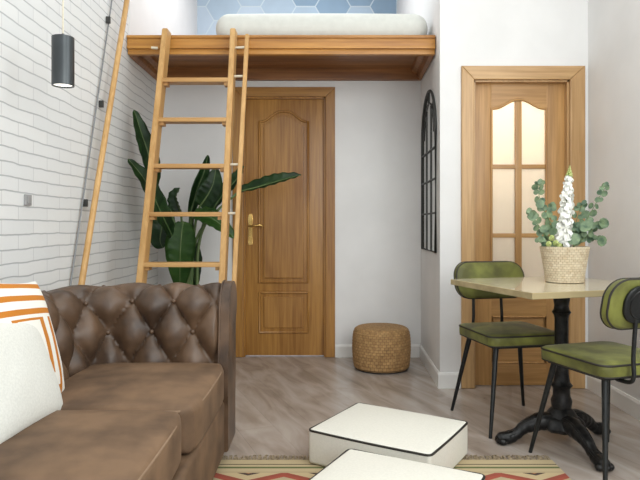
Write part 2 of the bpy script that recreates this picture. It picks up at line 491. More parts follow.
# ------------------------------------------------------------------ room
XL = -1.29; YB = 4.773; YW = 3.866; XR = 1.727; ZC = 3.7
XS0, XS1 = 0.803, 0.773     # passage wall: at the back corner, at the outer corner
YU = 6.25                    # rear wall of the sleeping loft
tag(box('floor', XL - 0.1, XR + 0.4, -0.9, 6.35, -0.06, 0, M['floor']), kind='structure')
tag(box('ceiling', XL - 0.1, XR + 0.4, -0.9, 6.35, ZC, ZC + 0.06, M['ceil']), kind='structure')
tag(box('wall_left', XL - 0.12, XL, -0.9, 6.35, 0, ZC, M['brick']), kind='structure')
tag(box('wall_left_upper', XL, XL + 0.012, 4.03, 6.25, 2.30, ZC, M['wall']), kind='structure')
tag(box('wall_right', XR, XR + 0.1, 0.9, 6.35, 0, ZC, M['wall']), kind='structure')

# lower rear wall with the doorway (opening x -0.655..0.07)
DX0, DX1, DZ = -0.625, 0.045, 2.08
bm = bmesh.new()
bm_box(bm, XL, DX0, YB, YB + 0.1, 0, 2.27)
bm_box(bm, DX1, XS0 + 0.05, YB, YB + 0.1, 0, 2.27)
bm_box(bm, DX0, DX1, YB, YB + 0.1, DZ, 2.27)
tag(link('wall_back', bm, M['wall']), kind='structure')

# passage side wall, slightly out of square, and upper continuation
def quad_wall(name, pts, z0, z1, m):
    bm = bmesh.new()
    a = [bm.verts.new((x, y, z0)) for x, y in pts]; b = [bm.verts.new((x, y, z1)) for x, y in pts]
    bm.faces.new(a[::-1]); bm.faces.new(b)
    for i in range(len(pts)): bm.faces.new((a[i], a[(i + 1) % len(pts)], b[(i + 1) % len(pts)], b[i]))
    return tag(link(name, bm, m), kind='structure')
quad_wall('wall_passage', [(XS1, YW + 0.1), (XS0, YB), (XS0, 6.35), (XS0 + 0.1, 6.35), (XS0 + 0.1, YW + 0.1)], 0, ZC, M['wall'])

# wall with the glazed door
GX0 = (470 - 320) / 155.2; GX1 = (575 - 320) / 155.2; GZ = CAMH + (225 - 77) / 155.2
bm = bmesh.new()
bm_box(bm, XS1, GX0, YW, YW + 0.1, 0, ZC)
bm_box(bm, GX1, XR, YW, YW + 0.1, 0, ZC)
bm_box(bm, GX0, GX1, YW, YW + 0.1, GZ, ZC)
tag(link('wall_front', bm, M['wall']), kind='structure')
tag(box('wall_hall', XS0 + 0.1, XR, 5.0, 5.1, 0, ZC, M['wall']), kind='structure')

# wallpapered rear wall of the loft
def wallpaper():
    bm = bmesh.new()
    bm_box(bm, XL, XS0, YU, YU + 0.1, 2.2, ZC, 0)
    fl, d, hh, g = 0.20, 0.085, 0.146, 0.007
    y = YU - 0.0015
    k = 0
    for ci in range(-6, 9):
        for ri in range(-5, 9):
            cx = -0.72 + ci * (fl + d); cz = 3.325 - hh + ri * 2 * hh + (hh if ci % 2 else 0)
            if cz > ZC + .2 or cz < 2.3: continue
            pts = [(-fl / 2, -hh), (fl / 2, -hh), (fl / 2 + d, 0), (fl / 2, hh), (-fl / 2, hh), (-fl / 2 - d, 0)]
            pts = [(cx + px * (1 - g / 0.2), cz + pz * (1 - g / hh)) for px, pz in pts]
            pts = [(min(max(px, XL + .01), XS0 - .01), min(max(pz, 2.25), ZC)) for px, pz in pts]
            vs_ = [bm.verts.new((px, y, pz)) for px, pz in pts]
            try: f = bm.faces.new(vs_)
            except Exception: continue
            t = (cx - XL) / 2.1
            f.material_index = 1 + ((ci * 7 + ri * 5) % 2) + (0 if t < 0.35 else 2 if False else (1 if t > 0.5 else 0))  # bluer right half: light falloff across the wall put into the hexes
    me_mats = [M['hex_line'], HEX[0], HEX[3], HEX[1], HEX[2]]
    bmesh.ops.remove_doubles(bm, verts=bm.verts, dist=1e-5)
    return tag(link('wall_upper', bm, me_mats), kind='structure')
wallpaper()

# baseboards
def baseboard(name, p0, p1, nrm, h=0.10, t=0.014):
    p0 = Vector((*p0, 0)); p1 = Vector((*p1, 0)); n = Vector((*nrm, 0)) * t
    bm = bmesh.new()
    prof = [(0, 0), (1, 0), (1, h * .86), (.55, h), (0, h)]
    A = [bm.verts.new(p0 + n * a + Vector((0, 0, b))) for a, b in prof]
    B = [bm.verts.new(p1 + n * a + Vector((0, 0, b))) for a, b in prof]
    bm.faces.new(A); bm.faces.new(B[::-1])
    for i in range(5): bm.faces.new((A[i], B[i], B[(i + 1) % 5], A[(i + 1) % 5]))
    return tag(link(name, bm, M['trim']), kind='structure')
baseboard('baseboard_back', (0.12, YB), (XS0, YB), (0, -1))
baseboard('baseboard_back_left', (XL, YB), (-0.70, YB), (0, -1))
baseboard('baseboard_passage', (XS0, YB), (XS1, YW), (-1, 0))
baseboard('baseboard_front', (XS1 - 0.014, YW), (0.905, YW), (0, -1))
baseboard('baseboard_front_right', (1.703, YW), (XR, YW), (0, -1))
baseboard('baseboard_right', (XR, YW), (XR, 0.9), (-1, 0))
baseboard('baseboard_left', (XL, YB), (XL, -0.9), (1, 0))

# ------------------------------------------------------------------ doors
def arch(x0, x1, z_side, z_mid, n=24, c=0.04):
    """ogee top edge from left to right"""
    out = []
    for i in range(n + 1):
        t = i / n
        a = abs(2 * t - 1)             # 1 at ends, 0 at centre
        k = 0.5 + 0.5 * cos(pi * min(1, max(0, (a - c) / (0.92 - c))))
        out.append((x0 + (x1 - x0) * t, z_side + (z_mid - z_side) * k))
    return out

def casing(parent, x0, x1, ztop, yf, w, wr, wt, m, mx, depth=0.1):
    """frame boards: inner opening x0..x1, height ztop; widths left w, right wr, top wt"""
    def board(pts, ma): return prism('door_casing', pts, yf - 0.022, yf - 0.001, ma, parent, 0.006)
    board([(x0 - w, 0.001), (x0, 0.001), (x0, ztop), (x0 - w, ztop + wt)], m)
    board([(x1, 0.001), (x1 + wr, 0.001), (x1 + wr, ztop + wt), (x1, ztop)], m)
    board([(x0 - w, ztop + wt), (x0, ztop), (x1, ztop), (x1 + wr, ztop + wt)], mx)
    bm = bmesh.new()
    bm_box(bm, x0 - 0.002, x0 + 0.012, yf, yf + depth, 0.001, ztop)
    bm_box(bm, x1 - 0.012, x1 + 0.002, yf, yf + depth, 0.001, ztop)
    bm_box(bm, x0, x1, yf, yf + depth, ztop - 0.012, ztop + 0.002)
    link('door_jamb', bm, m, parent)

# rear panelled door
sb = 125.7
d1 = empty('door_1', ((284 - 320) / sb, YB, 0), kind='structure')
def LX(x): return (x - 284) / sb
def LZ(y, s=sb): return CAMH + (225 - y) / s
casing(d1, LX(243.5), LX(325.5), LZ(97), 0, LX(243.5) - LX(233), LX(335) - LX(325.5), LZ(87.5) - LZ(97), M['oak'], M['oakd_x'])
leaf = box('door_leaf', LX(244.8), LX(324.2), 0.03, 0.068, 0.006, LZ(98.5), M['oak'], d1, 0.003)
def panel(px0, px1, py_bot, py_side, py_mid, par):
    x0, x1, z0, zs, zm = LX(px0), LX(px1), LZ(py_bot), LZ(py_side), LZ(py_mid)
    top = arch(x0, x1, zs, zm, c=0.14)
    poly = [(x0, z0), (x1, z0)] + top[::-1]
    path = [Vector((x, 0.029, z)) for x, z in poly]
    tube('panel_moulding', path, 0.011, M['oak'], par, 8, True, 1.0)
    ins = 0.035
    top2 = arch(x0 + ins, x1 - ins, zs - ins, zm - ins, c=0.14)
    prism('raised_panel', [(x0 + ins, z0 + ins), (x1 - ins, z0 + ins)] + top2[::-1], 0.018, 0.031, M['oak'], par, 0.008)
panel(259, 308, 283, 121, 111, leaf)
panel(259, 308, 333, 293, 293, leaf)
hd = empty('door_handle', (LX(250), 0.03, 0)); hd.parent = d1
prism('handle_plate', [(-0.017, LZ(245)), (0.017, LZ(245)), (0.021, LZ(241)), (0.016, LZ(236)), (0.016, LZ(224)), (0.021, LZ(219)), (0.012, LZ(214)), (-0.012, LZ(214)), (-0.021, LZ(219)), (-0.016, LZ(224)), (-0.016, LZ(236)), (-0.021, LZ(241))], -0.006, 0.0, M['brass'], hd, 0.002)
tube('handle_lever', catmull([(0, -0.004, LZ(226)), (0, -0.045, LZ(226)), (0.03, -0.055, LZ(226)), (0.085, -0.05, LZ(225)), (0.1, -0.045, LZ(227))], 6), 0.008, M['brass'], hd)
for hz in (0.25, 1.05, 1.85):
    tube('hinge', [(LX(324.5), 0.022, hz), (LX(324.5), 0.022, hz + 0.08)], 0.006, M['brass'], d1, 8)

# glazed door
sg = 155.2
d2 = empty('door_2', ((521 - 320) / sg, YW, 0), kind='structure')
def GXl(x): return (x - 521) / sg
def GZl(y): return CAMH + (225 - y) / sg
casing(d2, GXl(473.5), GXl(569), GZl(80), 0, GXl(473.5) - GXl(461), GXl(584) - GXl(569), GZl(66.5) - GZl(80), M['oak_pale'], M['oak_x'])
yl0, yl1 = 0.045, 0.083
def GXl(x): return (x - 320) / 153.4 - (521 - 320) / sg   # the leaf stands a little behind the wall face
def GZl(y): return CAMH + (225 - y) / 153.4
lf = empty('door_leaf', (0, 0, 0)); lf.parent = d2
xa, xb = GXl(475), GXl(564.5); ga, gb = GXl(491.5), GXl(546.5); gm0, gm1 = GXl(515.5), GXl(522)
zt = GZl(82.0)
box('stile', xa, ga, yl0, yl1, 0.006, zt, M['oak_leaf'], lf, 0.002)
box('stile', gb, xb, yl0, yl1, 0.006, zt, M['oak_leaf'], lf, 0.002)
top = arch(ga, gb, GZl(108), GZl(99))
prism('top_rail', [(ga, zt), (ga, GZl(108))] + top + [(gb, zt)], yl0, yl1, M['oak_leaf_x'], lf)
zr = [GZl(166.5), GZl(235.5)]
for z in zr: box('glazing_bar', ga, gb, yl0 + 0.004, yl1 - 0.004, z - 0.014, z + 0.014, M['oak_leaf_x'], lf, 0.004)
box('glazing_bar', gm0, gm1, yl0 + 0.003, yl1 - 0.003, GZl(296), GZl(99), M['oak_leaf'], lf, 0.004)
box('middle_rail', ga, gb, yl0, yl1, GZl(316), GZl(296), M['oak_leaf_x'], lf, 0.002)
box('bottom_rail', ga, gb, yl0, yl1, 0.006, GZl(364), M['oak_leaf_x'], lf, 0.002)
bp = box('lower_panel', ga, gb, yl0 + 0.01, yl1 - 0.01, GZl(364), GZl(316), M['oak_leaf_x'], lf)
bm = bmesh.new()
bm_tube(bm, [(ga + .01, yl0 + .006, GZl(317)), (gb - .01, yl0 + .006, GZl(317)), (gb - .01, yl0 + .006, GZl(363)), (ga + .01, yl0 + .006, GZl(363))], 0.011, 8, True)
link('panel_moulding', bm, M['oak_leaf'], lf, 50)
tube('arch_moulding', [(x, yl0, z - 0.004) for x, z in top], 0.009, M['oak_leaf_x'], lf, 8)
tube('glazing_moulding', [(ga, yl0, GZl(296)), (ga, yl0, GZl(108))], 0.008, M['oak_leaf'], lf, 8)
tube('glazing_moulding', [(gb, yl0, GZl(296)), (gb, yl0, GZl(108))], 0.008, M['oak_leaf'], lf, 8)
ym = (yl0 + yl1) / 2
zb = [GZl(296), zr[1], zr[0]]
for i in range(3):
    z0 = zb[i]; z1 = zb[i + 1] if i < 2 else GZl(101)
    for a, b in ((ga, (gm0 + gm1) / 2), ((gm0 + gm1) / 2, gb)):
        box('glass_pane', a - .003, b + .003, ym - 0.003, ym + 0.003, z0, z1 + .01, M['frost'], lf)
tube('door_handle', catmull([(xb - 0.035, yl0, 1.0), (xb - 0.035, yl0 - 0.05, 1.0), (xb - 0.07, yl0 - 0.055, 1.0), (xb - 0.14, yl0 - 0.05, 0.995)], 6), 0.009, M['brass'], lf)

# hall lamp behind the glazed door
hl = empty('ceiling_lamp', (1.3, 4.4, 2.35), label='round hall lamp glowing behind the frosted glazed door', cat='lamp')
bm = bmesh.new(); lathe(bm, [(0.02, 0.0), (0.09, 0.02), (0.12, 0.07), (0.1, 0.13), (0.03, 0.16)], 24)
link('lamp_shade', bm, M['bulb'], hl, True)
tube('cord', [(0, 0, 0.15), (0, 0, ZC - 2.35)], 0.004, M['cord'], hl, 6)
ld = bpy.data.lights.new('hall_lamp_light', 'POINT'); ld.energy = 16; ld.color = (1.0, 0.84, 0.64); ld.shadow_soft_size = 0.15
lo = bpy.data.objects.new('hall_lamp_light', ld); COL.objects.link(lo); lo.location = (1.3, 4.4, 2.2)

# ------------------------------------------------------------------ loft platform
YF = 4.0; s_f = 150.0
lp = empty('loft_platform', (0, YF, 2.27), label='honey-stained timber sleeping platform spanning above the panelled door', cat='platform')
zT = CAMH + (225 - 35.5) / s_f - 2.27    # top of the fascia above the object's origin
x0, x1 = XL + 0.004, XS1 - 0.004
def fascia(name, y0, z0, z1, th, m, bev=0.004):
    return box(name, x0, x1, y0, y0 + th, z0, z1, m, lp, bev)
fascia('fascia_board', 0.0, zT - 0.075, zT - 0.012, 0.03, M['loft'])
fascia('top_edging', -0.012, zT - 0.018, zT, 0.05, M['loft'])
fascia('moulding', -0.010, zT - 0.088, zT - 0.070, 0.035, M['loft'], 0.006)
fascia('lower_beam', 0.012, zT - 0.122, zT - 0.086, 0.045, M['loft'])
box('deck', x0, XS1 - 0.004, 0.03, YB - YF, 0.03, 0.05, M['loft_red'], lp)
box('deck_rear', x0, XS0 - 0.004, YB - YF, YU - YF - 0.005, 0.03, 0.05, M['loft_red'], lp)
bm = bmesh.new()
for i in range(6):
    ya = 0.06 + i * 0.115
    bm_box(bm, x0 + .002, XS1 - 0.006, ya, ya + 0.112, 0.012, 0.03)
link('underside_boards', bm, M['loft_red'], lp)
# back ledger on the rear wall with its stepped moulding
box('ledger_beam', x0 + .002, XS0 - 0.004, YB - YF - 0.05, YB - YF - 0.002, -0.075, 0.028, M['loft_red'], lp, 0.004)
# side mouldings, stepped like a cornice
def cornice(xw, sgn):
    poly = [(0, 0.012), (0.075, 0.012), (0.07, -0.012), (0.045, -0.03), (0.03, -0.03), (0.022, -0.06), (0.01, -0.072), (0, -0.085)]
    bm = bmesh.new()
    A = [bm.verts.new((xw + sgn * a, 0.055, b)) for a, b in poly]
    B = [bm.verts.new((xw + sgn * a + (0.0 if sgn > 0 else (XS0 - XS1) * .9), YB - YF - 0.05, b)) for a, b in poly]
    bm.faces.new(A); bm.faces.new(B[::-1])
    for i in range(len(poly)): bm.faces.new((A[i], B[i], B[(i + 1) % len(poly)], A[(i + 1) % len(poly)]))
    return link('side_moulding', bm, M['loft_red'], lp)
cornice(x0, 1); cornice(XS1 - 0.006, -1)

# mattress on the platform
def mdef(p):
    q = p.copy()
    q.z += 0.006 * (1 - (p.x / 0.74) ** 2) if p.z > 0 else 0
    return q
mb = rbox_bm((0.745, 0.65, 0.104), 0.1, 10, 8, mdef)
tag(link('mattress', mb, M['mattress'], None, True, (0.012, YF + 0.13 + 0.65, 2.32 + 0.106)), 'pale grey rounded mattress lying on the sleeping platform', 'mattress')

# ------------------------------------------------------------------ ladder
ld_top = Vector((0, YF - 0.055, 2.33)); slope = 3.6
def ly(z): return YF - 0.062 - (2.33 - z) / slope
lad = empty('ladder', (-0.79, ly(0), 0), label='honey pine loft ladder leaning on the platform edge behind the sofa', cat='ladder')
ang = math.atan2(1, slope)
def slant(name, xc, w, dep, z0, z1, yoff, m, parent=lad, wtop=None, dx=0.0):
    bm = bmesh.new()
    ring = []
    for z, ww in ((z0, w), (z1, wtop or w)):
        y = ly(z) - ly(0) + yoff
        xo = dx * z / 2.33
        ring.append([bm.verts.new((xc + xo + a * ww / 2, y + b * dep / 2, z)) for a, b in ((-1, -1), (1, -1), (1, 1), (-1, 1))])
    A, B = ring
    bm.faces.new(A[::-1]); bm.faces.new(B)
    for i in range(4): bm.faces.new((A[i], A[(i + 1) % 4], B[(i + 1) % 4], B[i]))
    bmesh.ops.bevel(bm, geom=bm.edges[:], offset=0.004, segments=2, affect='EDGES')
    return link(name, bm, m, parent, 35)
XA, XB = -1.055 + 0.79 , -0.565 + 0.79
slant('rail', XA, 0.036, 0.105, 0.0, 2.325, 0, M['ladder'], dx=0.05)
slant('rail', XB, 0.034, 0.105, 0.0, 2.325, 0, M['ladder'])
for i in range(7):
    z = 2.0 - 0.295 * i - (0.03 if i == 0 else 0)
    y = ly(z) - ly(0)
    xl = XA + 0.05 * z / 2.33
    box('tread', xl - 0.005, XB + 0.005, y - 0.048, y + 0.048, z - 0.014, z + 0.012, M['ladder_x'], lad, 0.003)
    for x in (xl + .03, XB - .03):
        box('cleat', x - 0.014, x + 0.014, y - 0.03, y + 0.03, z - 0.034, z - 0.014, M['ladder_x'], lad)
# slim handrail pinned beside the right rail
hx = 0.066
slant('handrail', XB + hx - 0.008, 0.026, 0.032, 0.35, 2.29, -0.02, M['ladder'], dx=0.034)
for z in (2.20, 2.0, 1.42, 1.12, 0.7):
    y = ly(z) - ly(0)
    tube('peg', [(XB + 0.012, y - 0.01, z), (XB + hx - 0.008 + 0.034 * z / 2.33, y - 0.02, z)], 0.008, M['cord'], lad, 8)
tube('peg', [(XA - 0.04, ly(2.2) - ly(0) - .01, 2.2), (XA, ly(2.2) - ly(0), 2.2)], 0.009, M['cord'], lad, 8)

# ------------------------------------------------------------------ sloping wall pole, and its shadow modelled as a thin grey line
def wallpt(x, y, X): s = (x - 320) / X; return Vector((X, 600 / s, CAMH + (225 - y) / s))
pa = wallpt(127, 0, XL + 0.065); pb = wallpt(82, 281, XL + 0.065)
d = (pa - pb)
wp = empty('handrail', tuple(pb), label='slim wooden pole rising at a slant along the white brick wall', cat='handrail')
tube('pole', [-d * 0.25, d * 0.5, d * 1.35], 0.0165, M['ladder'], wp, 12)
c0 = wallpt(112, 0, XL + 0.012); c1 = wallpt(72, 275, XL + 0.012)
wc = empty('wall_pole_shadow', tuple(c1), label='thin grey line standing in for the shadow of the slanting pole on the white brick wall', cat='pole_shadow')
cd = c0 - c1
tube('pole_shadow', [-cd * 0.2, cd * 0.5, cd * 1.3], 0.0045, M['pole_shadow'], wc, 8)  # grey tube laid where the pole casts its shadow on the bricks
for px, py in ((108, 20), (101, 104), (85, 203)):
    q = wallpt(px, py, XL + 0.012) - c1
    box('pole_bracket', q.x - 0.011, q.x + 0.014, q.y - 0.009, q.y + 0.009, q.z - 0.02, q.z + 0.02, M['frame'], wc, 0.003)

# switch plate
q = wallpt(28, 200, XL + 0.006)
sw = empty('switch_plate', (XL, q.y, q.z), label='small square grey switch plate on the white brick wall', cat='switch')
box('plate', 0.001, 0.010, -0.028, 0.028, -0.024, 0.024, M['greyplate'], sw, 0.003)
box('rocker', 0.009, 0.014, -0.017, 0.017, -0.015, 0.015, M['greyplate'], sw, 0.002)

# ------------------------------------------------------------------ pendant lamp
sp_ = 246.0
pl = empty('pendant_lamp', (*W(63, 86, sp_)[:],), label='charcoal cylinder pendant lamp hanging before the white brick wall', cat='lamp')
hgt = 49 / sp_; rad = 0.0435
bm = bmesh.new(); lathe(bm, [(rad - .006, 0.012), (rad - .005, 0.0), (rad, 0.0), (rad, hgt - .002), (rad - .004, hgt), (0.006, hgt), (0.006, hgt + 0.012), (0.003, hgt + .014)], 40, cap=False)
link('lamp_shade', bm, M['charcoal'], pl, 40)
bm = bmesh.new(); lathe(bm, [(rad - .006, 0.006), (rad - .006, 0.012)], 32); link('diffuser', bm, M['glow'], pl, 40)
tube('cord', [(0, 0, hgt + .01), (0, 0, ZC - pl.location.z)], 0.0035, M['cord'], pl, 8)

# ------------------------------------------------------------------ arched window mirror on the passage wall
def mirror():
    ya, yb = 3.96, 4.60
    def xw(y): return XS1 + (XS0 - XS1) * (y - YW) / (YB - YW) - 0.002
    z0, z1 = 0.87, 2.0
    r = (yb - ya) / 2; yc = (ya + yb) / 2; zs = z1 - r
    mr = empty('mirror', (xw(yc), yc, z0), label='tall arched window-pane mirror with a thin dark frame on the passage wall', cat='mirror')
    def P(y, z, off): return Vector((xw(y) - off - mr.location.x, y - yc, z - z0))
    out = [(ya, z0), (yb, z0)] + [(yc + r * cos(a), zs + r * sin(a)) for a in [pi * k / 20 for k in range(21)]]
    bm = bmesh.new()
    A = [bm.verts.new(P(y, z, 0.001)) for y, z in out]; B = [bm.verts.new(P(y, z, 0.008)) for y, z in out]
    bm.faces.new(A); bm.faces.new(B[::-1])
    for i in range(len(out)): bm.faces.new((A[i], A[(i + 1) % len(out)], B[(i + 1) % len(out)], B[i]))
    link('mirror_glass', bm, M['mirror'], mr)
    tube('outer_frame', [P(y, z, 0.012) for y, z in out], 0.009, M['frame'], mr, 8, True)
    inner = [(yc + (r - .085) * cos(a), zs + (r - .085) * sin(a)) for a in [pi * k / 16 for k in range(17)]]
    tube('arch_bar', [P(y, z, 0.012) for y, z in inner], 0.0035, M['frame'], mr, 8)
    for z in (1.13, 1.36, 1.57): tube('cross_bar', [P(ya, z, 0.012), P(yb, z, 0.012)], 0.006, M['frame'], mr, 8)
    for k in (1, 2): 
        y = ya + (yb - ya) * k / 3
        tube('upright_bar', [P(y, z0, 0.012), P(y, zs + r * .62, 0.012)], 0.0035, M['frame'], mr, 8)
    for a in (pi * .25, pi * .5, pi * .75):
        tube('ray_bar', [P(yc + (r - .085) * cos(a), zs + (r - .085) * sin(a), .012), P(yc + r * cos(a), zs + r * sin(a), .012)], 0.004, M['frame'], mr, 8)
mirror()

# ------------------------------------------------------------------ woven pouf
pz = empty('woven_pouf', (0.45, 4.40, 0), label='round woven seagrass pouf on the floor beside the panelled door', cat='pouf')
prof = catmull([(0.155, 0.0, 0), (0.195, 0.012, 0), (0.208, 0.06, 0), (0.214, 0.16, 0), (0.208, 0.255, 0), (0.190, 0.296, 0), (0.15, 0.308, 0), (0.03, 0.312, 0)], 5)
bm = bmesh.new()
def ribs(a, z): return 1 + 0.006 * sin(z * 2 * pi / 0.022)
rows = []
dense = []
for a, b in zip(prof, prof[1:]):
    for k in range(3): dense.append(a.lerp(b, k / 3))
dense.append(prof[-1])
lathe(bm, [(p.x, p.y) for p in dense], 64, ribs)
link('woven_body', bm, M['seagrass'], pz, True)
bm = bmesh.new(); lathe(bm, [(0.17, 0.0), (0.192, 0.004), (0.198, 0.012), (0.18, 0.014)], 48); link('base_rim', bm, M['piping'], pz, True)

# ------------------------------------------------------------------ kilim rug
RX0, RX1, RY0, RY1 = -0.62, 1.03, 1.0, 2.665
rg = empty('kilim_rug', (0, RY1, 0), label='flat beige kilim rug with red and green chevrons under the white poufs', cat='rug')
bm = bmesh.new(); bm_box(bm, RX0, RX1, RY0 - RY1, 0, 0.0005, 0.007)
link('woven_field', bm, M['kilim'], rg)
bm = bmesh.new()
x = RX0
while x < RX1:
    L = 0.035 + random.random() * 0.03; w = 0.0025
    dx = random.uniform(-0.012, 0.012)
    bm_tube(bm, [(x, 0, 0.005), (x + dx * .5, L * .5, 0.009 + random.random() * 0.008), (x + dx, L, 0.003)], [w, w, w * .8], 4)
    x += 0.006
tag(link('fringe', bm, m_noise('fringe_yarn', srgb(122, 106, 84), srgb(168, 152, 124), 0.9, (90, 90, 90), bstr=0), rg), kind='stuff')

# ------------------------------------------------------------------ white square poufs
def white_pouf(corner, ang, a, b, h, label):
    c = Vector(corner)
    u = Vector((cos(ang), sin(ang))); v = Vector((-sin(ang), cos(ang)))
    cen = Vector((c.x, c.y)) 
    o = empty('floor_pouf', (cen.x, cen.y, 0.008), ang, label=label, cat='pouf', group='white floor poufs')
    def df(p):
        q = p.copy()
        kx = 1 - (p.x / a) ** 2; ky = 1 - (p.y / b) ** 2
        if p.z > 0: q.z += 0.014 * max(0, kx) * max(0, ky) * (p.z / (h / 2))
        kz = 1 - (p.z / (h / 2)) ** 2
        q.x *= 1 + 0.012 * max(0, kz) * ky; q.y *= 1 + 0.012 * max(0, kz) * kx
        return q
    link('body', rbox_bm((a, b, h / 2), 0.016, 12, 4, df), M['cream'], o, True, (0, 0, h / 2))
    for zz in (h / 2 - 0.006,):
        pts = []
        rr = 0.022
        for cx, cy, a0 in ((a - rr, b - rr, 0), (-a + rr, b - rr, pi / 2), (-a + rr, -b + rr, pi), (a - rr, -b + rr, 1.5 * pi)):
            for k in range(5):
                t = a0 + pi / 2 * k / 4
                pts.append((cx + (rr - .001) * cos(t), cy + (rr - .001) * sin(t), zz + h / 2))
            nx = {0: (-1, 0), pi / 2: (0, -1), pi: (1, 0), 1.5 * pi: (0, 1)}[a0]
            L = a if nx[0] else b
            for k in range(1, 8):
                t = k / 8
                px = pts[-1][0] if nx[0] == 0 else (cx + nx[0] * t * 2 * (a - rr)); py = pts[-1][1] if nx[1] == 0 else (cy + nx[1] * t * 2 * (b - rr))
                bow = sin(pi * t) * -0.003
                if k == 1: bx, by = pts[-1][0], pts[-1][1]
                px = bx if nx[0] == 0 else px; py = by if nx[1] == 0 else py
                pts.append((px, py, zz + h / 2 + bow * (1 if zz > 0 else 0)))
        tube('piping', pts, 0.005, M['piping'], o, 8, True)
    return o
white_pouf((0.310, 2.672), R(-31.5), 0.283, 0.234, 0.152, 'white square floor pouf with dark piping, the farther one from the viewer')
white_pouf((0.248, 2.075), R(-28.0), 0.270, 0.230, 0.150, 'white square floor pouf with dark piping, the nearer one cut by the photo edge')

